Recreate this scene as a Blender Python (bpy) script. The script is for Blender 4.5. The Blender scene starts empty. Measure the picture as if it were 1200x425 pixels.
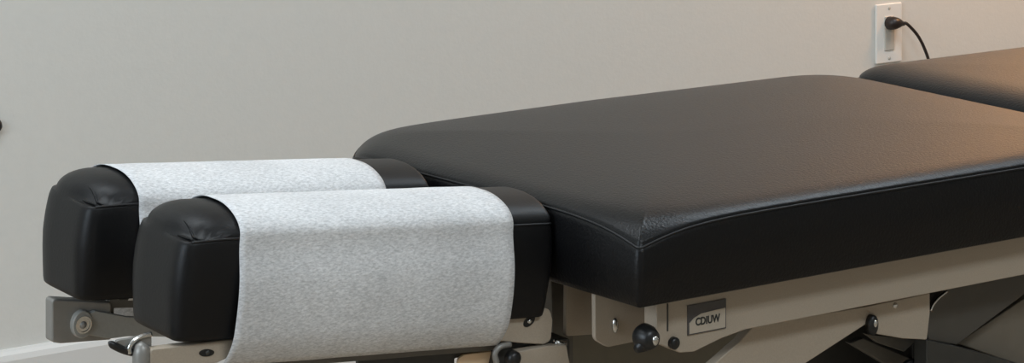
import bpy, bmesh, math, random
from mathutils import Vector, Matrix, noise
random.seed(4)
C = bpy.context.scene.collection
S = bpy.context.scene

# ---------------------------------------------------------------- camera
EYE = 1.2
F = 2924.0                       # focal length in px of a 1200 px wide frame
ca, sa = 0.825, math.sqrt(1-0.825**2)
cam = bpy.data.cameras.new('camera'); co = bpy.data.objects.new('camera', cam); C.objects.link(co)
cam.sensor_width = 36; cam.lens = 36*F/1200
cam.shift_y = -612.5/1200
co.location = (0, 0, EYE)
co.rotation_euler = (math.pi/2, 0, -math.atan2(sa, ca))
cam.clip_start = 0.05
S.camera = co

# ---------------------------------------------------------------- light
w = bpy.data.worlds.new('world'); S.world = w; w.use_nodes = True
w.node_tree.nodes['Background'].inputs[0].default_value = (0.75, 0.82, 0.9, 1)
w.node_tree.nodes['Background'].inputs[1].default_value = 0.3
S.view_settings.view_transform = 'Standard'; S.view_settings.look = 'None'
S.view_settings.exposure = 0.16; S.view_settings.gamma = 1; S.view_settings.use_curve_mapping = False

def area(name, loc, target, sx, sy, power, col):
    l = bpy.data.lights.new(name, 'AREA'); l.shape = 'RECTANGLE'; l.size = sx; l.size_y = sy
    l.energy = power; l.color = col
    o = bpy.data.objects.new(name, l); C.objects.link(o); o.location = loc
    o.rotation_euler = (Vector(target)-Vector(loc)).to_track_quat('-Z', 'Y').to_euler()
    return o
area('ceiling_panel_light', (0.7, 2.5, 2.66), (0.7, 2.5, 0), 1.2, 0.6, 22, (0.86, 0.94, 1.0))
area('ceiling_panel_light', (3.3, 2.25, 2.66), (3.3, 2.25, 0), 1.3, 0.6, 26, (0.80, 0.91, 1.0))
area('window_light', (-1.95, 1.6, 1.75), (1.6, 2.4, 0.7), 1.4, 1.2, 46, (0.74, 0.87, 1.0))
area('rear_fill_light', (1.4, -0.1, 2.66), (1.4, -0.1, 0), 1.2, 0.6, 34, (0.84, 0.93, 1.0))  # unseen overhead fill, added to light the fronts of the paper strips
area('warm_sconce_light', (4.0, 3.15, 1.45), (3.8, 3.55, 1.40), 0.3, 0.3, 13, (1.0, 0.50, 0.20))

# ---------------------------------------------------------------- helpers
def P(px, py, v):
    """point on the vertical plane Y=v seen at that place of the photo"""
    k = (px-600)/F
    Z = v/(ca-sa*k); X = k*Z
    return Vector((ca*X+sa*Z, v, EYE-(py+400)/F*Z))

def node_mat(name, col, rough=0.5, metal=0.0, noise_scale=None, noise_amt=0.0, bump=0.0, bump_scale=300, spec=0.5, coat=0.0, detail=4):
    m = bpy.data.materials.new(name); m.use_nodes = True
    nt = m.node_tree; b = nt.nodes['Principled BSDF']
    b.inputs['Base Color'].default_value = (*col, 1)
    b.inputs['Roughness'].default_value = rough; b.inputs['Metallic'].default_value = metal
    b.inputs['Specular IOR Level'].default_value = spec
    b.inputs['Coat Weight'].default_value = coat
    tc = nt.nodes.new('ShaderNodeTexCoord')
    if noise_scale:
        n = nt.nodes.new('ShaderNodeTexNoise'); n.inputs['Scale'].default_value = noise_scale; n.inputs['Detail'].default_value = detail
        nt.links.new(tc.outputs['Object'], n.inputs['Vector'])
        mx = nt.nodes.new('ShaderNodeMix'); mx.data_type = 'RGBA'
        mx.inputs[6].default_value = (*[c*(1-noise_amt) for c in col], 1)
        mx.inputs[7].default_value = (*[min(1, c*(1+noise_amt)) for c in col], 1)
        nt.links.new(n.outputs['Fac'], mx.inputs[0]); nt.links.new(mx.outputs[2], b.inputs['Base Color'])
    if bump:
        n2 = nt.nodes.new('ShaderNodeTexNoise'); n2.inputs['Scale'].default_value = bump_scale; n2.inputs['Detail'].default_value = 5
        nt.links.new(tc.outputs['Object'], n2.inputs['Vector'])
        bp = nt.nodes.new('ShaderNodeBump'); bp.inputs['Strength'].default_value = bump; bp.inputs['Distance'].default_value = 0.001
        nt.links.new(n2.outputs['Fac'], bp.inputs['Height']); nt.links.new(bp.outputs['Normal'], b.inputs['Normal'])
    return m

WALL = node_mat('wall_paint', (0.70, 0.69, 0.645), 0.75, bump=0.25, bump_scale=160, noise_scale=60, noise_amt=0.03, spec=0.3)
BASEB = node_mat('baseboard_paint', (0.72, 0.71, 0.68), 0.5, bump=0.1)
CEIL = node_mat('ceiling_paint', (0.7, 0.7, 0.69), 0.8, bump=0.2)
FLOOR = node_mat('floor_vinyl', (0.32, 0.25, 0.18), 0.45, noise_scale=9, noise_amt=0.3)
def vinyl(name, rough, bump):
    m = node_mat(name, (0.003, 0.003, 0.0035), rough, spec=0.30, bump=bump, bump_scale=330)
    return m
VINYL = vinyl('black_vinyl', 0.38, 0.5)
VINYL_SOFT = vinyl('black_head_vinyl', 0.46, 0.15)
PIPE = node_mat('piping_vinyl', (0.004, 0.004, 0.005), 0.5, bump=0.05)
BEIGE = node_mat('beige_powder_coat', (0.41, 0.345, 0.27), 0.5, noise_scale=700, noise_amt=0.12, bump=0.12, bump_scale=700, spec=0.4)
GREYM = node_mat('grey_cast_metal', (0.27, 0.26, 0.24), 0.42, metal=0.35, noise_scale=40, noise_amt=0.2, bump=0.1)
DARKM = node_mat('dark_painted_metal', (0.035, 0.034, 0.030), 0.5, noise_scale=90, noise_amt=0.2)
GREYD = node_mat('dark_grey_metal', (0.13, 0.118, 0.098), 0.5, noise_scale=90, noise_amt=0.2)
TAN = node_mat('added_bar_tan', (0.85, 0.62, 0.40), 0.5, noise_scale=90, noise_amt=0.05)
STEEL = node_mat('bright_steel', (0.62, 0.62, 0.6), 0.22, metal=1.0, noise_scale=60, noise_amt=0.1)
RUBBER = node_mat('black_rubber', (0.008, 0.008, 0.008), 0.4, bump=0.1)
PLAST = node_mat('white_outlet_plastic', (0.86, 0.84, 0.79), 0.35, bump=0.02)
PLAST2 = node_mat('cream_socket_plastic', (0.55, 0.52, 0.46), 0.4, bump=0.02)
CORDM = node_mat('cord_rubber', (0.018, 0.010, 0.008), 0.4, bump=0.05)
PLATEM = node_mat('nameplate_silver', (0.50, 0.44, 0.36), 0.45, metal=0.2, noise_scale=200, noise_amt=0.1)
PLATED = node_mat('nameplate_dark_band', (0.07, 0.065, 0.065), 0.35, noise_scale=200, noise_amt=0.1)
INK = node_mat('lettering_ink', (0.02, 0.022, 0.02), 0.5, noise_scale=200, noise_amt=0.1)

def paper_mat():
    m = bpy.data.materials.new('white_crepe_paper'); m.use_nodes = True
    nt = m.node_tree; b = nt.nodes['Principled BSDF']
    tc = nt.nodes.new('ShaderNodeTexCoord')
    mp = nt.nodes.new('ShaderNodeMapping'); mp.inputs['Rotation'].default_value = (0.2, 0.5, 0.4); mp.inputs['Scale'].default_value = (1, 2.6, 2.6)
    nt.links.new(tc.outputs['Object'], mp.inputs[0])
    n1 = nt.nodes.new('ShaderNodeTexNoise'); n1.inputs['Scale'].default_value = 230; n1.inputs['Detail'].default_value = 6; n1.inputs['Roughness'].default_value = 0.7
    n2 = nt.nodes.new('ShaderNodeTexNoise'); n2.inputs['Scale'].default_value = 14; n2.inputs['Detail'].default_value = 3
    nt.links.new(mp.outputs[0], n1.inputs['Vector']); nt.links.new(tc.outputs['Object'], n2.inputs['Vector'])
    r1 = nt.nodes.new('ShaderNodeValToRGB'); r1.color_ramp.elements[0].position = 0.33; r1.color_ramp.elements[1].position = 0.66
    r1.color_ramp.elements[0].color = (0.50, 0.50, 0.50, 1); r1.color_ramp.elements[1].color = (0.88, 0.88, 0.88, 1)
    nt.links.new(n1.outputs['Fac'], r1.inputs[0])
    r2 = nt.nodes.new('ShaderNodeValToRGB'); r2.color_ramp.elements[0].position = 0.35; r2.color_ramp.elements[1].position = 0.7
    r2.color_ramp.elements[0].color = (0.88, 0.88, 0.88, 1); r2.color_ramp.elements[1].color = (1, 1, 1, 1)
    nt.links.new(n2.outputs['Fac'], r2.inputs[0])
    mx = nt.nodes.new('ShaderNodeMix'); mx.data_type = 'RGBA'; mx.blend_type = 'MULTIPLY'; mx.inputs[0].default_value = 1
    nt.links.new(r1.outputs[0], mx.inputs[6]); nt.links.new(r2.outputs[0], mx.inputs[7])
    nt.links.new(mx.outputs[2], b.inputs['Base Color'])
    bp = nt.nodes.new('ShaderNodeBump'); bp.inputs['Strength'].default_value = 0.5; bp.inputs['Distance'].default_value = 0.0012
    nt.links.new(n1.outputs['Fac'], bp.inputs['Height']); nt.links.new(bp.outputs['Normal'], b.inputs['Normal'])
    b.inputs['Roughness'].default_value = 0.75; b.inputs['Specular IOR Level'].default_value = 0.25
    return m
PAPER = paper_mat()

def link(name, me, mat, parent=None, smooth=True):
    me.materials.clear(); me.materials.append(mat)
    for p in me.polygons: p.use_smooth = smooth
    o = bpy.data.objects.new(name, me); C.objects.link(o)
    if parent is not None:
        o.parent = parent
        p = parent; m = Matrix.Identity(4)
        while p is not None: m = p.matrix_basis @ m if p.parent is None else p.matrix_basis @ m; p = p.parent
        # meshes are written in world coordinates
        o.matrix_basis = m.inverted()
    return o
def obj(name, bm, mat, parent=None, smooth=False, bevel=0.0, seg=2):
    bmesh.ops.recalc_face_normals(bm, faces=bm.faces)
    me = bpy.data.meshes.new(name); bm.to_mesh(me); bm.free()
    o = link(name, me, mat, parent, smooth or bevel > 0)
    if bevel:
        b = o.modifiers.new('bevel', 'BEVEL'); b.width = bevel; b.segments = seg; b.limit_method = 'ANGLE'; b.angle_limit = math.radians(35)
        b.harden_normals = True
    return o
def add_box(bm, lo, hi, M=None):
    lo, hi = Vector(lo), Vector(hi)
    r = bmesh.ops.create_cube(bm, size=1)
    for v in r['verts']:
        v.co = Vector((lo[i]+(hi[i]-lo[i])*(v.co[i]+0.5) for i in range(3)))
        if M is not None: v.co = M @ v.co
def add_prism_y(bm, pts, y0, y1):
    """polygon in X/Z, extruded between two Y"""
    a = [bm.verts.new((p[0], y0, p[1])) for p in pts]; b = [bm.verts.new((p[0], y1, p[1])) for p in pts]
    n = len(pts)
    bm.faces.new(a); bm.faces.new(b[::-1])
    for i in range(n): bm.faces.new((a[i], b[i], b[(i+1) % n], a[(i+1) % n]))
def rounded(pts, radii, seg=6):
    """round the corners of a polygon of 2-D points"""
    out = []; n = len(pts)
    for i in range(n):
        p = Vector(pts[i]); a = Vector(pts[i-1]); b = Vector(pts[(i+1) % n]); r = radii[i] if hasattr(radii, '__len__') else radii
        if r <= 0: out.append(tuple(p)); continue
        da = (a-p).normalized(); db = (b-p).normalized()
        ang = da.angle(db); t = min(r/math.tan(ang/2), 0.49*(a-p).length, 0.49*(b-p).length)
        s = p+da*t; e = p+db*t
        for k in range(seg+1):
            f = k/seg; out.append(tuple(s*(1-f)**2+p*2*f*(1-f)+e*f*f))
    return out
def plate(name, px_pts, v, thick, mat, parent, radii=0.0, bevel=0.0012):
    """metal plate standing in a vertical plane parallel to the wall"""
    pts = [(P(x, y, v).x, P(x, y, v).z) for x, y in px_pts]
    bm = bmesh.new(); add_prism_y(bm, rounded(pts, radii) if radii else pts, v, v+thick)
    return obj(name, bm, mat, parent, bevel=bevel)
def add_lathe_y(bm, c, prof, n=32, sx=1.0, sz=1.0):
    """profile of (radius, y offset) turned about an axis along Y"""
    rings = []
    for r, y in prof:
        if r < 1e-6: rings.append([bm.verts.new((c[0], c[1]+y, c[2]))])
        else: rings.append([bm.verts.new((c[0]+sx*r*math.cos(2*math.pi*k/n), c[1]+y, c[2]+sz*r*math.sin(2*math.pi*k/n))) for k in range(n)])
    for a, b in zip(rings, rings[1:]):
        for k in range(n):
            q = [a[k % len(a)], a[(k+1) % len(a)], b[(k+1) % len(b)], b[k % len(b)]]
            u = []
            for x in q:
                if x not in u: u.append(x)
            if len(u) > 2: bm.faces.new(u)
def add_tube(bm, pts, r, n=12, closed=False, radii=None):
    pts = [Vector(p) for p in pts]; N = len(pts); rings = []
    up = Vector((0, 0, 1))
    for i in range(N):
        a = pts[i-1] if (closed or i > 0) else pts[i]; b = pts[(i+1) % N] if (closed or i < N-1) else pts[i]
        t = (b-a).normalized()
        if i == 0: side = t.cross(up if abs(t.z) < 0.95 else Vector((1, 0, 0))).normalized()
        else: side = (side - t*side.dot(t)).normalized()
        w2 = side.cross(t)
        rr = radii[i] if radii else r
        rings.append([bm.verts.new(pts[i]+side*rr*math.cos(2*math.pi*k/n)+w2*rr*math.sin(2*math.pi*k/n)) for k in range(n)])
    for i in range(N if closed else N-1):
        a, b = rings[i], rings[(i+1) % N]
        for k in range(n): bm.faces.new((a[k], a[(k+1) % n], b[(k+1) % n], b[k]))
    if not closed: bm.faces.new(rings[0]); bm.faces.new(rings[-1][::-1])
def spline(pts, n=10):
    pts = [Vector(p) for p in pts]; out = []
    Q = [pts[0]*2-pts[1]]+pts+[pts[-1]*2-pts[-2]]
    for i in range(1, len(Q)-2):
        for k in range(n):
            t = k/n; a, b, c, d = Q[i-1:i+3]
            out.append(0.5*((2*b)+(c-a)*t+(2*a-5*b+4*c-d)*t*t+(3*b-a-3*c+d)*t**3))
    out.append(pts[-1]); return out
def thing(name, label, cat, loc=(0, 0, 0), group=None):
    o = bpy.data.objects.new(name, None); C.objects.link(o); o.location = loc
    o.empty_display_size = 0.1
    o['label'] = label; o['category'] = cat
    if group: o['group'] = group
    return o
def struct(name, bm, mat, bevel=0):
    o = obj(name, bm, mat, None, bevel=bevel); o['kind'] = 'structure'; return o

# ---------------------------------------------------------------- the room
WV = 3.55                        # the wall behind the table
X0, X1, Y0, H = -2.2, 6.0, -2.2, 2.7
def shell(name, lo, hi, mat):
    bm = bmesh.new(); add_box(bm, lo, hi); return struct(name, bm, mat)
shell('floor', (X0-.1, Y0-.1, -.1), (X1+.1, WV+.1, 0), FLOOR)
shell('ceiling', (X0-.1, Y0-.1, H), (X1+.1, WV+.1, H+.1), CEIL)
shell('wall_back', (X0-.1, WV, 0), (X1+.1, WV+.1, H), WALL)
shell('wall_left', (X0-.1, Y0, 0), (X0, WV, H), WALL)
shell('wall_right', (X1, Y0, 0), (X1+.1, WV, H), WALL)
shell('wall_front', (X0-.1, Y0-.1, 0), (X1+.1, Y0, H), WALL)
bm = bmesh.new()
prof = [(0, 0), (-.014, 0), (-.014, .140), (-.011, .148), (-.006, .152), (-.004, .155), (0, .155)]
a = [bm.verts.new((X0, WV+p[0], p[1])) for p in prof]; b = [bm.verts.new((X1, WV+p[0], p[1])) for p in prof]
for i in range(len(prof)): bm.faces.new((a[i], a[(i+1) % len(prof)], b[(i+1) % len(prof)], b[i]))
bm.faces.new(a); bm.faces.new(b[::-1])
struct('baseboard_back', bm, BASEB)

# ---------------------------------------------------------------- the treatment table
table = thing('treatment_table', 'black vinyl treatment table on beige metal frame, its two head cushions tilted up', 'treatment table', (2.0, 2.2, 0))

def resample(poly, step):
    out = []; n = len(poly)
    for i in range(n):
        a = Vector(poly[i]); b = Vector(poly[(i+1) % n]); k = max(1, int(math.ceil((b-a).length/step)))
        for j in range(k): out.append(a+(b-a)*(j/k))
    return out
def normals(out):
    n = len(out); N = []
    for i in range(n):
        t = out[(i+1) % n]-out[i-1]
        N.append(Vector((t.y, -t.x)).normalized())       # outward for a counter-clockwise outline
    return N
def dist_poly(p, out):
    best = 9
    n = len(out)
    for i in range(n):
        a = out[i]; ab = out[(i+1) % n]-a; L = ab.length_squared
        t = max(0, min(1, (p-a).dot(ab)/L)) if L else 0
        d = (a+ab*t-p).length
        if d < best: best = d
    return best
def cushion(name, outline, z_seam, thick, roll, rise, crown, L, corners, droop, dsize, M, parent, label=None, bulge=0.004, piping=True, wob=0.0, endround=0.0, hfun=None):
    out = resample(outline, 0.008); N = normals(out); n = len(out)
    cen = sum(out, Vector((0, 0)))/n
    cs = [Vector(c) for c in corners]
    def dr(p):
        return sum(droop*math.exp(-((p-c).length/dsize)**1.2) for c in cs)
    bm = bmesh.new()
    rings = []
    # the head end has no seam: its face rolls over into the top
    W = [max(0, -N[i].x)**2 if endround else 0 for i in range(n)]
    # side, from the bottom up
    sides = [(None, 0), (-.0035, 0), (-.0012, .0015), (0, .006), (bulge*.35, .2), (bulge*.8, .4), (bulge, .55), (bulge*.97, .62), (bulge*.9, .69), (bulge*.82, .75),
             (bulge*.72, .80), (bulge*.6, .85), (bulge*.5, .89), (bulge*.38, .93), (bulge*.2, .965), (-.0012, 1.0)]
    for off, t in sides:
        r = []
        for i, p in enumerate(out):
            zt = z_seam-dr(p); zb = z_seam-thick
            z = zb+t if 0 < t < 0.02 else zb+(zt-zb)*t
            
            if off is not None and t == 1.0: off *= 1-W[i]
            if off is None: q = p+(cen-p)*.05
            else:
                s_ = max(0, (t-.50)/.50); q = p+N[i]*(off-endround*W[i]*(1-math.sqrt(1-s_*s_)))
            r.append((q.x, q.y, z))
        rings.append(r)
    ks = [0.0, .004, .010, .018, .028, .04, .055, .075, .10, .13, .17, .22, .28, .35, .43, .52, .62, .73, .85, .95]
    out2 = [p-N[i]*endround*W[i] for i, p in enumerate(out)]
    cen = sum(out2, Vector((0, 0)))/n
    for k in ks[1:]:
        r = []
        for i, p in enumerate(out2):
            q = p+(cen-p)*k
            d = dist_poly(q, out2)
            x = min(1, d/roll)
            z = z_seam+rise*math.sqrt(1-(1-x)**2)+crown*(1-math.exp(-d/L)) - dr(q)*math.exp(-d/(.6*dsize))
            if hfun: z = z_seam+hfun(q, d)-dr(q)*math.exp(-d/(.6*dsize))
            if wob: z += wob*noise.noise(Vector((q.x*9, q.y*9, 2.2)))*min(1, d/.02)
            r.append((q.x, q.y, z))
        rings.append(r)
    V = [[bm.verts.new(M @ Vector(c)) for c in r] for r in rings]
    for a, b in zip(V, V[1:]):
        for i in range(n): bm.faces.new((a[i], a[(i+1) % n], b[(i+1) % n], b[i]))
    c = bm.verts.new(sum((v.co for v in V[-1]), Vector())/n)
    for i in range(n): bm.faces.new((V[-1][i], V[-1][(i+1) % n], c))
    bm.faces.new(V[0][::-1])
    o = obj(name, bm, VINYL_SOFT if hfun else VINYL, parent, smooth=True)
    if label: o['label'] = label
    if piping:
        bp = bmesh.new()
        path = [(M @ Vector((p.x+N[i].x*.0002, p.y+N[i].y*.0002, z_seam-dr(p))), W[i]) for i, p in enumerate(out)]
        if endround:
            k0 = max(range(n), key=lambda i: W[i]); path = path[k0:]+path[:k0]
            path = [q for q, w_ in path if w_ < .15]
        else: path = [q for q, w_ in path]
        add_tube(bp, path, .0012, 8, closed=not endround)
        obj('piping', bp, PIPE, o, smooth=True)
    return o

I4 = Matrix.Identity(4)
SEAM, BOT = EYE-.547, EYE-.622
# torso cushion: slightly convex head end, square front corner, rounded back corners
main_out = rounded([(1.449, 1.90), (2.185, 1.90), (2.195, 2.465), (1.80, 2.470), (1.424, 2.455), (1.420, 2.24), (1.437, 2.05)],
                   [.006, .012, .10, .05, .14, .05, .05], 12)
cushion('torso_cushion', main_out, SEAM, SEAM-BOT, .028, .008, .013, .10, [(1.449, 1.90), (2.195, 1.90), (1.435, 2.425)], .017, .05, I4, table,
        'wide flat black vinyl cushion in the middle of the table')
next_out = rounded([(2.215, 1.90), (3.15, 1.90), (3.15, 2.465), (2.215, 2.465)], [.012, .03, .03, .06], 10)
cushion('leg_cushion', next_out, SEAM-.006, SEAM-BOT, .060, .019, .006, .07, [], 0, .05, I4, table,
        'black vinyl cushion at the far foot end of the table')

# head cushions: tilted up towards the head end by about five degrees
TILT = 5.2
def head_matrix(u_right, v_front, z_right):
    return Matrix.Translation((u_right, v_front, z_right)) @ Matrix.Rotation(math.radians(TILT), 4, 'Y')
HW, HT = .118, .092
HR = dict(roll=.058, rise=.023, crown=.001, L=.03)
HEADS = [('front', 1.433, 2.02, EYE-.5606, .409), ('rear', 1.405, 2.20, EYE-.5585, .392)]
def arc(x):
    x = max(0, min(1, x)); return math.sqrt(1-(1-x)**2)
def head_fun(Lh):
    """height of the top panel above its seam: a dome across, lower towards the head end"""
    def f(q, d):
        dy = min(q.y, HW-q.y); dx = q.x+Lh-.002
        nx = max(0, min(1, dx/.042)); ny = max(0, min(1, dy/.055))
        k = max(0, min(1-math.hypot(1-nx, 1-ny), d/.042+max(0, (dx-.05)/.03))); s_ = max(0, min(1, (dx-.066)/.030)); s_ = s_*s_*(3-2*s_)
        return .0240*arc(k)*arc(-q.x/.005)*(.95+.05*s_)
    return f
for nm, ur, vf, zr, Lh in HEADS:
    M = head_matrix(ur, vf, zr)
    o_ = rounded([(-Lh, 0), (0, 0), (0, HW), (-Lh, HW)], [.016, .008, .045, .045], 8)
    hc_ = cushion('head_cushion', o_, 0, HT, corners=[(-Lh, 0)], droop=.003, dsize=.03, M=M, parent=table, piping=True, endround=.002, hfun=head_fun(Lh),
            label='black vinyl head cushion on the near side' if nm == 'front' else 'black vinyl head cushion on the wall side', **HR)
    # the folds sewn in at the corner where the end face meets the top
    hf = head_fun(Lh)
    for dx0, y1, rr in ((.010, .026, .0016), (.017, .030, .0013)):
        pts = []
        for k in range(9):
            f = k/8; y = .001+(y1-.001)*f; x = -Lh+dx0-.003*f
            q = Vector((x, y)); z = hf(q, .03)
            pts.append(M @ Vector((x, y, z-.0002)))
        bm = bmesh.new(); add_tube(bm, pts, rr, 10, radii=[rr*(.3+.7*math.sin(math.pi*k/8)) for k in range(9)])
        obj('fold', bm, VINYL_SOFT, hc_, smooth=True)

# paper strips over the head cushions
def paper(name, label, ur, vf, zr, Lh, x0, x1, z_front, z_back, seed):
    M = head_matrix(ur, vf, zr)
    prof = []
    for k in range(14):
        f = k/13; prof.append((HW+.0055-.0041*f**3, z_back+(.0-z_back)*f))
    for k in range(1, 40):
        t = math.pi*k/40; c_, s_ = math.cos(t), math.sin(t)
        flat = HW/2-.055                       # half of the flat between the two rounded sides
        prof.append((HW/2+math.copysign(flat, c_)+.0563*c_, .0252*s_))
    for k in range(0, 24):
        f = k/23; z = z_front*f; g = min(1, f/.35); g = g*g*(3-2*g)
        y = -.0014-.0041*g-.0045*math.sin(math.pi*f)**2+.016*max(0, (f-.72)/.28)**2
        prof.append((y, z))
    bm = bmesh.new(); nx = 40; grid = []
    for i in range(nx+1):
        f = i/nx; row = []
        for j, (y, z) in enumerate(prof):
            x = x0+(x1-x0)*f
            # the edges of the strip wander a little
            s = j/len(prof)
            x += .0030*math.sin(3.0*s+seed)*(1-f) - .001*math.sin(2.3*s+seed*2)*f
            nz = noise.noise(Vector((x*22, s*9, seed)))*.0010
            edge = min(f, 1-f)
            lift = 0
            # push outwards along the profile normal
            a = prof[max(0, j-1)]; b = prof[min(len(prof)-1, j+1)]
            t = Vector((b[0]-a[0], b[1]-a[1])).normalized(); nrm = Vector((t.y, -t.x))
            if nrm.dot(Vector((y-HW/2, z+.04))) < 0: nrm = -nrm
            q = abs(nz)*.6+lift
            row.append(bm.verts.new(M @ Vector((x, y+nrm.x*q, z+nrm.y*q))))
        grid.append(row)
    for i in range(nx):
        for j in range(len(prof)-1): bm.faces.new((grid[i][j], grid[i+1][j], grid[i+1][j+1], grid[i][j+1]))
    o = obj(name, bm, PAPER, None, smooth=True)
    sd = o.modifiers.new('thickness', 'SOLIDIFY'); sd.thickness = .0004; sd.offset = 1
    o['label'] = label; o['category'] = 'paper'; o['group'] = 'white paper strips over the head cushions'
    return o
paper('headrest_paper', 'white crepe paper strip draped over the near head cushion, in front of the other', *HEADS[0][1:], -.352, -.050, -.118, -.095, 1.3)
paper('headrest_paper', 'white crepe paper strip draped over the far head cushion next to the wall', *HEADS[1][1:], -.338, -.057, -.095, -.152, 4.1)

# --- frame under the torso cushion
R = lambda x, y, v: (P(x, y, v).x, P(x, y, v).z)
RV = 1.93; ZR = EYE-.672; ZT = BOT
bm = bmesh.new()
pts = [(1.493, ZT), (2.9, ZT), (2.9, ZR), (1.605, ZR), (1.575, ZR-.004), (1.54, ZR-.012), (1.522, ZR-.010), (1.493, ZR+.004)]
add_prism_y(bm, rounded(pts, [0, 0, .01, .01, .01, .008, .008, .004]), RV, RV+.02)
obj('side_rail', bm, BEIGE, table, bevel=.0012)
bm = bmesh.new(); add_prism_y(bm, [(1.50, ZT), (2.9, ZT), (2.9, ZR), (1.50, ZR)], 2.43, 2.45); obj('side_rail', bm, BEIGE, table, bevel=.0012)
for u in (1.60, 2.15, 2.6):
    bm = bmesh.new(); add_box(bm, (u, RV+.02, ZT-.03), (u+.03, 2.43, ZT)); obj('cross_member', bm, DARKM, table, bevel=.002)
# end bracket with rounded lower corner and its slot
eb = plate('end_bracket', [(697, 344), (765, 344), (765, 396), (712, 407), (697.5, 398)], 1.99, .006, BEIGE, table, [.0, 0, .002, .014, .008])
bm = bmesh.new(); c = P(720, 381, 1.99)
add_lathe_y(bm, (c.x, 1.99, c.z), [(0, -.003), (.0035, -.003), (.0045, -.0015), (.0045, .001), (0, .001)], 24, 0.75, 1.7)
obj('pin', bm, STEEL, eb, smooth=True)
plate('inner_bracket', [(664, 330), (720, 330), (720, 390), (663.5, 394)], 2.04, .006, BEIGE, table, [.0, 0, 0, .004])
plate('under_frame_shade_panel', [(664, 392), (905, 330), (905, 560), (664, 600)], 2.12, .01, node_mat('olive_shadowed_panel_paint', (0.21, 0.19, 0.145), .6, noise_scale=60, noise_amt=.1), table)  # olive sheet coloured as the shadowed space under the frame
plate('head_post', [(646, 325), (672, 325), (672, 440), (650, 440)], 2.08, .03, GREYD, table)
# black clamp knob and cap screw
kb = P(765, 398, RV-.02); kb.y = RV
bm = bmesh.new(); add_lathe_y(bm, (kb.x, RV, kb.z), [(0, -.022), (.006, -.022), (.0095, -.019), (.0125, -.012), (.013, -.005), (.010, 0), (0, 0)], 32)
k_ = obj('clamp_knob', bm, RUBBER, table, smooth=True)
a_ = P(754, 404, RV-.01); b_ = P(746, 409, RV-.012)
bm = bmesh.new(); add_tube(bm, [(kb.x, RV-.01, kb.z), a_, b_], .007, 16, radii=[.008, .0075, .004]); obj('lever', bm, RUBBER, k_, smooth=True)
bm = bmesh.new(); add_lathe_y(bm, (kb.x+.001, RV-.022, kb.z), [(0, -.003), (.003, -.003), (.0042, -.001), (.0042, .001), (0, .001)], 24, .8, 1.25); obj('screw', bm, STEEL, k_, smooth=True)
s_ = P(792, 402.5, RV-.005)
bm = bmesh.new(); add_lathe_y(bm, (s_.x, RV, s_.z), [(0, -.006), (.004, -.006), (.006, -.004), (.006, 0), (0, 0)], 24); obj('cap_screw', bm, RUBBER, table, smooth=True)
bm = bmesh.new(); p = P(782, 372, RV); add_box(bm, (p.x-.0006, RV-.001, p.z-.013), (p.x+.0006, RV, p.z+.014)); obj('rail_joint', bm, DARKM, table)

# nameplate with its dark upper band and lettering
q = [P(806, 358, RV-.0015), P(851, 349, RV-.0015), P(851, 385, RV-.0015), P(807, 393, RV-.0015)]
cx = sum(p.x for p in q)/4; cz = sum(p.z for p in q)/4; hw, hh = (q[1].x-q[0].x)/2, (q[0].z-q[3].z)/2
bm = bmesh.new(); add_prism_y(bm, [(cx-hw, cz-hh), (cx+hw, cz-hh), (cx+hw, cz+hh), (cx-hw, cz+hh)], RV-.0014, RV)
np_ = obj('nameplate', bm, PLATED, table, bevel=.0003)
bm = bmesh.new(); iw, ih = hw-.0016, hh-.0014
add_prism_y(bm, [(cx-iw, cz-ih), (cx+iw, cz-ih), (cx+iw, cz+ih*.45), (cx+iw*.4, cz+ih*.42), (cx-iw*.35, cz+ih*.36), (cx-iw*.75, cz+ih*.12), (cx-iw, cz-ih*.2)], RV-.0020, RV-.0012)
obj('face', bm, PLATEM, np_)['label'] = 'silver face below the dark band'
def text_mesh(txt, size, wide):
    cu = bpy.data.curves.new('t', 'FONT'); cu.body = txt; cu.size = size; cu.extrude = .0002; cu.offset = size*.03
    cu.align_x = 'CENTER'; cu.align_y = 'CENTER'
    o = bpy.data.objects.new('t', cu); C.objects.link(o)
    dg = bpy.context.evaluated_depsgraph_get(); me = bpy.data.meshes.new_from_object(o.evaluated_get(dg))
    bpy.data.objects.remove(o); bpy.data.curves.remove(cu)
    me.transform(Matrix.Diagonal((wide, 1, 1, 1)))
    return me
me = text_mesh('CDIUW', .0105, .85)
me.transform(Matrix.Translation((cx, RV-.0022, cz-ih*.22)) @ Matrix.Rotation(math.pi/2, 4, 'X'))
link('lettering', me, INK, np_, smooth=False)

# lifting arm, hanging bracket and pivot
AV = 1.952
plate('lift_arm', [(885, 380), (1070, 350), (1030, 370), (945, 425), (860, 490), (770, 490), (836, 427), (868, 399)], AV, .012, BEIGE, table, [0, 0, .004, 0, 0, 0, 0, .02])
hb = plate('hanging_bracket', [(1010, 360), (1090, 343), (1090, 366), (1086.5, 398), (1058, 396.5), (1026, 391), (1029, 372)], AV-.001, .008, BEIGE, table, [0, 0, .01, .002, .01, .003, .006])
p = P(1048, 357.5, AV)
bm = bmesh.new(); add_lathe_y(bm, (p.x, AV-.001, p.z), [(0, -.0025), (.0024, -.002), (.0032, 0)], 20); obj('rivet', bm, STEEL, hb, smooth=True)
p = P(1021, 380, AV-.003)
pb = bmesh.new(); add_lathe_y(pb, (p.x, AV-.001, p.z), [(0, -.008), (.006, -.008), (.0085, -.006), (.0085, 0), (0, 0)], 28, .75, 1.25); pv = obj('pivot_cap', pb, RUBBER, table, smooth=True)
pb = bmesh.new(); add_lathe_y(pb, (p.x+.001, AV-.009, p.z+.002), [(0, -.001), (.003, -.0005), (.0035, .0005)], 20, .8, 1.2); obj('screw', pb, STEEL, pv, smooth=True)
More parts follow.
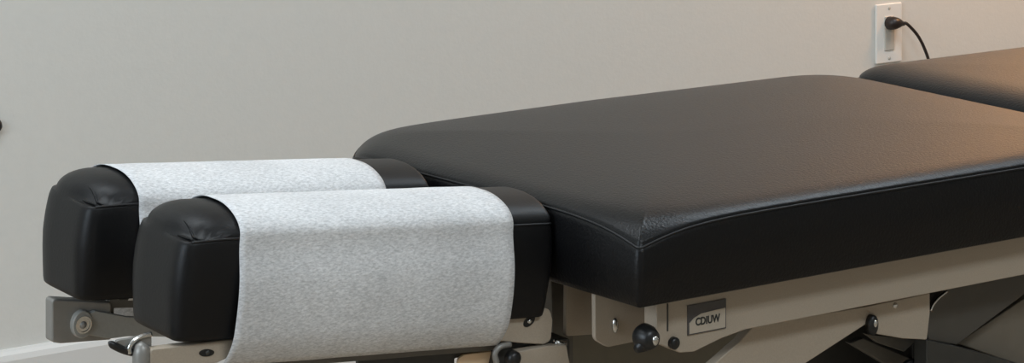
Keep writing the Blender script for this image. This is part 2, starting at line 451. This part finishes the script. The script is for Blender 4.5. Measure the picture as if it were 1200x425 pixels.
# linkages behind the arm
plate('linkage', [(996, 402), (1012, 396), (1080, 425), (1100, 440), (1060, 440)], 2.02, .01, GREYD, table)
plate('linkage', [(1015, 391), (1075, 398), (1060, 412), (1030, 402)], 2.00, .008, GREYD, table)
bm = bmesh.new(); p = P(1055, 424, 2.0); add_lathe_y(bm, (p.x, 1.985, p.z), [(0, -.004), (.009, -.004), (.012, 0), (0, 0)], 28, 1.1, .6); obj('pivot_cap', bm, RUBBER, table, smooth=True)
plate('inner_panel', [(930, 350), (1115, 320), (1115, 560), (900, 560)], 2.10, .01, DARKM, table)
# rear cover, its bright edge, and the lower housing
plate('curved_cover', [(1112, 330), (1215, 305), (1215, 334), (1121, 404), (1088, 398), (1086, 386), (1090, 362)], 1.97, .008, node_mat('charcoal_cover', (0.075, 0.068, 0.057), .45, noise_scale=60, noise_amt=.1), table, [0, 0, 0, .004, .004, .01, .03])
bm = bmesh.new(); add_tube(bm, spline([P(1090.5, 364, 1.968), P(1094, 356, 1.968), P(1101, 348, 1.968), P(1110, 341, 1.968)], 6), .0016, 8); obj('cover_edge', bm, STEEL, table, smooth=True)
plate('lower_housing', [(1122, 402), (1212, 342), (1300, 330), (1300, 480), (1230, 440)], 1.99, .012, node_mat('warm_grey_housing', (0.18, 0.155, 0.12), .5, noise_scale=60, noise_amt=.1), table)
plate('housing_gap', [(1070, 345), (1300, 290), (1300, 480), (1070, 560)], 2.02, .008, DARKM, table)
plate('step_bar', [(1086, 398), (1120, 405), (1195, 426), (1230, 440), (1230, 470), (1086, 470)], 1.96, .02, DARKM, table)
# base on the floor
bm = bmesh.new(); add_box(bm, (1.30, 1.98, 0), (2.95, 2.05, .06)); obj('base_beam', bm, BEIGE, table, bevel=.006)
bm = bmesh.new(); add_box(bm, (1.30, 2.33, 0), (2.95, 2.40, .06)); obj('base_beam', bm, BEIGE, table, bevel=.006)
bm = bmesh.new(); add_box(bm, (1.62, 2.14, .0), (2.75, 2.30, .56)); obj('pedestal', bm, DARKM, table, bevel=.006)

# --- brackets under the head cushions
def tplate(name, x0, x1, z0, z1, y0, y1, mat, M, parent, radii=.004, bevel=.001):
    bm = bmesh.new(); add_prism_y(bm, rounded([(x0, z0), (x1, z0), (x1, z1), (x0, z1)], radii), y0, y1)
    for v in bm.verts: v.co = M @ v.co
    return obj(name, bm, mat, parent, bevel=bevel)
MF = head_matrix(*HEADS[0][1:4]); MR = head_matrix(*HEADS[1][1:4])
# mounting boards under each head cushion
tplate('cushion_board', -.36, -.04, -.098, -.092, .022, .10, DARKM, MF, table)
tplate('cushion_board', -.34, -.04, -.098, -.092, .022, .10, DARKM, MR, table)
# far bracket: channel with rounded end and pivoting arm
RVb = 2.262
fb = plate('channel_bracket', [(61, 350), (131, 354), (131, 362), (131, 398), (72, 402.5), (61, 401)], RVb, .017, GREYM, table, [.004, .004, 0, 0, .004, .004], bevel=.002)
ra = plate('pivot_arm', [(97, 370), (112, 364), (150, 371), (240, 374), (240, 395), (150, 394), (128, 397), (97, 391)], RVb-.006, .006, node_mat('light_grey_bracket', (0.33, 0.32, 0.29), .5, noise_scale=300, noise_amt=.1), table, [0, .006, .01, 0, 0, .01, .01, 0])
p = P(97, 380, RVb-.006)
bm = bmesh.new(); add_lathe_y(bm, (p.x, RVb-.006, p.z), [(0, -.001), (.0125, -.001), (.0135, 0), (.0135, .006)], 36, .8, 1); obj('boss', bm, bpy.data.materials['light_grey_bracket'], ra)
plate('dark_spacer', [(128, 349), (240, 344), (240, 359), (134, 361), (134, 372), (128, 372)], RVb+.004, .006, GREYD, table)
p = P(97, 380, RVb-.006)
bm = bmesh.new(); add_lathe_y(bm, (p.x, RVb-.006, p.z), [(.0085, -.001), (.0085, -.0025), (.0068, -.0025), (.0064, -.0015), (0, -.0015)], 32); r_ = obj('bolt_ring', bm, STEEL, ra, smooth=False)
bm = bmesh.new(); add_lathe_y(bm, (p.x, RVb-.0065, p.z), [(0, -.003), (.0025, -.0025), (.004, -.0008), (.0045, 0)], 24); obj('bolt', bm, GREYM, ra, smooth=True)
# near bracket
NV = 2.028
nb = plate('near_bracket', [(176, 409), (276, 397), (276, 408), (268, 419), (255, 425), (176, 436)], NV, .012, BEIGE, table, [.004, .002, .008, .006, .004, 0], bevel=.002)
p = P(242, 413, NV)
bm = bmesh.new(); add_lathe_y(bm, (p.x, NV, p.z), [(0, -.0006), (.0078, -.0006), (.0078, .0005)], 28, 1, .42)
for v in bm.verts: v.co = Matrix.Translation(p) @ Matrix.Rotation(math.radians(7), 4, 'Y') @ Matrix.Translation(-p) @ v.co
sl = obj('slot', bm, RUBBER, nb)
bm = bmesh.new(); add_lathe_y(bm, (p.x+.001, NV-.0006, p.z), [(0, -.001), (.002, -.0008), (.0022, 0)], 20); obj('bolt', bm, DARKM, nb, smooth=True)
a_ = P(166, 410, NV+.008)
bm = bmesh.new(); add_tube(bm, [(a_.x, a_.y, a_.z-.07), (a_.x, a_.y, a_.z-.002), (a_.x+.001, a_.y, a_.z+.003), (a_.x+.003, a_.y, a_.z+.0055)], .0085, 20, radii=[.0085, .0085, .0075, .0045]); obj('bracket_end_post', bm, GREYM, table, smooth=True)
# release lever
pts = [P(177, 391, NV+.012), P(167, 393.5, NV+.011), P(157, 399, NV+.010), P(151.5, 407, NV+.010), P(152, 414, NV+.010)]
bm = bmesh.new(); add_tube(bm, spline(pts, 6), .0022, 12); lv = obj('release_lever', bm, STEEL, table, smooth=True)
plate('lever_web', [(132, 399), (152, 396), (178, 390), (178, 410), (154, 411)], NV+.013, .004, GREYM, lv, [.003, 0, 0, 0, .003])
bm = bmesh.new(); add_tube(bm, spline([P(127.5, 400.5, NV+.012), P(134, 405, NV+.012), P(145, 410, NV+.012), P(156, 413, NV+.012)], 6), .004, 14, radii=[.0012, .0020, .0026, .0030]+[.0034]*14+[.003]); obj('grip', bm, RUBBER, lv, smooth=True)
# right end of the near bracket
rb = plate('near_bracket', [(570, 368), (598, 363), (630, 360), (645, 362), (648, 375), (646, 399), (638, 403.5), (610, 402), (570, 398)], NV, .010, BEIGE, table, [0, 0, .006, .008, .01, .008, .005, .01, 0], bevel=.0015)
p = P(620, 376, NV)
M_ = Matrix.Translation(p) @ Matrix.Rotation(math.radians(-28), 4, 'Y') @ Matrix.Translation(-p)
bm = bmesh.new(); add_lathe_y(bm, (p.x, NV, p.z), [(0, -.0006), (.0075, -.0006), (.0075, .0005)], 28, 1, .62)
for v in bm.verts: v.co = M_ @ v.co
obj('slot', bm, RUBBER, rb)
bm = bmesh.new(); add_lathe_y(bm, (p.x, NV-.0006, p.z), [(0, -.002), (.0018, -.0015), (.0026, 0)], 20); obj('bolt', bm, STEEL, rb, smooth=True)
plate('added_tan_bar', [(537, 420), (545, 415), (600, 408), (600, 450), (537, 450)], 2.05, .004, TAN, table, [.006, .004, 0, 0, 0])  # added tan bar in place of a peach patch of unknown nature
plate('lower_bracket', [(420, 405), (600, 398), (600, 404), (533, 420), (533, 450), (420, 450)], 2.056, .006, DARKM, table)
# lower joint on the right
plate('hinge_plate', [(606, 412), (640, 405.5), (664, 404), (669, 430), (669, 450), (600, 450)], NV-.004, .012, BEIGE, table, [.003, .003, .003, 0, 0, 0])
plate('hinge_block', [(586, 404), (650, 398), (668, 396), (668, 440), (578, 440)], NV+.010, .03, DARKM, table, [.004, 0, .004, 0, 0])
p = P(600, 419, NV-.006)
bm = bmesh.new(); add_lathe_y(bm, (p.x, NV-.004, p.z), [(0, -.010), (.005, -.010), (.0075, -.007), (.0078, 0), (0, 0)], 28); obj('hinge_knob', bm, RUBBER, table, smooth=True)
bm = bmesh.new(); add_tube(bm, spline([P(582, 425, NV), P(580, 414, NV), P(586, 406, NV), P(598, 403, NV)], 6), .003, 12); obj('hinge_strap', bm, GREYM, table, smooth=True)
bm = bmesh.new(); add_tube(bm, [P(650, 401, NV+.002), P(662, 403.5, NV+.002)], .0035, 14); obj('hinge_pin', bm, STEEL, table, smooth=True)
# support bar joining the two head brackets to the table
tplate('support_bar', -.31, -.035, -.126, -.098, .020, .045, GREYD, MF, table, .003)
tplate('support_bar', -.20, .05, -.120, -.098, .085, .11, DARKM, MR, table, .003)

# ---------------------------------------------------------------- wall outlet and the cord plugged into it
oc = P(1040, 38.5, WV)
outl = thing('wall_outlet', 'white wall outlet plate on the grey wall above the foot end of the table', 'outlet', (oc.x, WV, oc.z))
bm = bmesh.new(); add_box(bm, (oc.x-.034, WV-.005, oc.z-.057), (oc.x+.034, WV, oc.z+.057)); obj('cover_plate', bm, PLAST, outl, bevel=.003, seg=3)
bm = bmesh.new(); add_box(bm, (oc.x-.0125, WV-.007, oc.z-.033), (oc.x+.0125, WV-.004, oc.z+.033)); obj('socket', bm, PLAST2, outl, bevel=.002)
for s in (-1, 1):
    bm = bmesh.new(); add_lathe_y(bm, (oc.x, WV-.005, oc.z+s*.048), [(0, -.001), (.003, -.0008), (.0034, 0)], 20); obj('screw', bm, PLAST2, outl, smooth=True)
pc = Vector((oc.x, WV, oc.z+.020))
cord = thing('power_cord', 'black power cord plugged into the wall outlet, curving down behind the table', 'cord', (pc.x, WV-.007, pc.z))
bm = bmesh.new()
add_tube(bm, spline([(pc.x-.001, WV-.007, pc.z), (pc.x-.001, WV-.012, pc.z), (pc.x+.002, WV-.017, pc.z+.0005), (pc.x+.012, WV-.020, pc.z), (pc.x+.024, WV-.021, pc.z-.002)], 4), .01, 18,
         radii=[.0128]*5+[.0126]*3+[.0122, .0118, .0112, .0102, .0090, .0074, .0058, .0046, .004])
obj('plug', bm, CORDM, cord, smooth=True)
cp = [(pc.x+.022, WV-.021, pc.z-.0015)]
for x, y, v in ((1063, 28, WV-.026), (1075, 41, WV-.030), (1083, 56, WV-.034), (1089, 74, WV-.039), (1092, 100, WV-.04), (1090, 180, WV-.045)):
    cp.append(P(x, y, v))
e = cp[-1]; cp += [Vector((e.x, WV-.06, .03)), Vector((e.x-.05, WV-.20, .0035)), Vector((e.x-.1, WV-.6, .0035))]
bm = bmesh.new(); add_tube(bm, spline(cp, 8), .0031, 12); obj('cable', bm, CORDM, cord, smooth=True)

# small dark knob on the wall at the left border of the photo
kc = P(-7, 147, WV)
bm = bmesh.new(); add_lathe_y(bm, (kc.x, WV, kc.z), [(0, -.012), (.006, -.0115), (.0095, -.009), (.0110, -.005), (.0120, -.002), (.0120, 0), (0, 0)], 32)
o = obj('wall_bumper', bm, RUBBER, None, smooth=True)
o['label'] = 'small dark round bumper on the wall at the far left edge'; o['category'] = 'bumper'
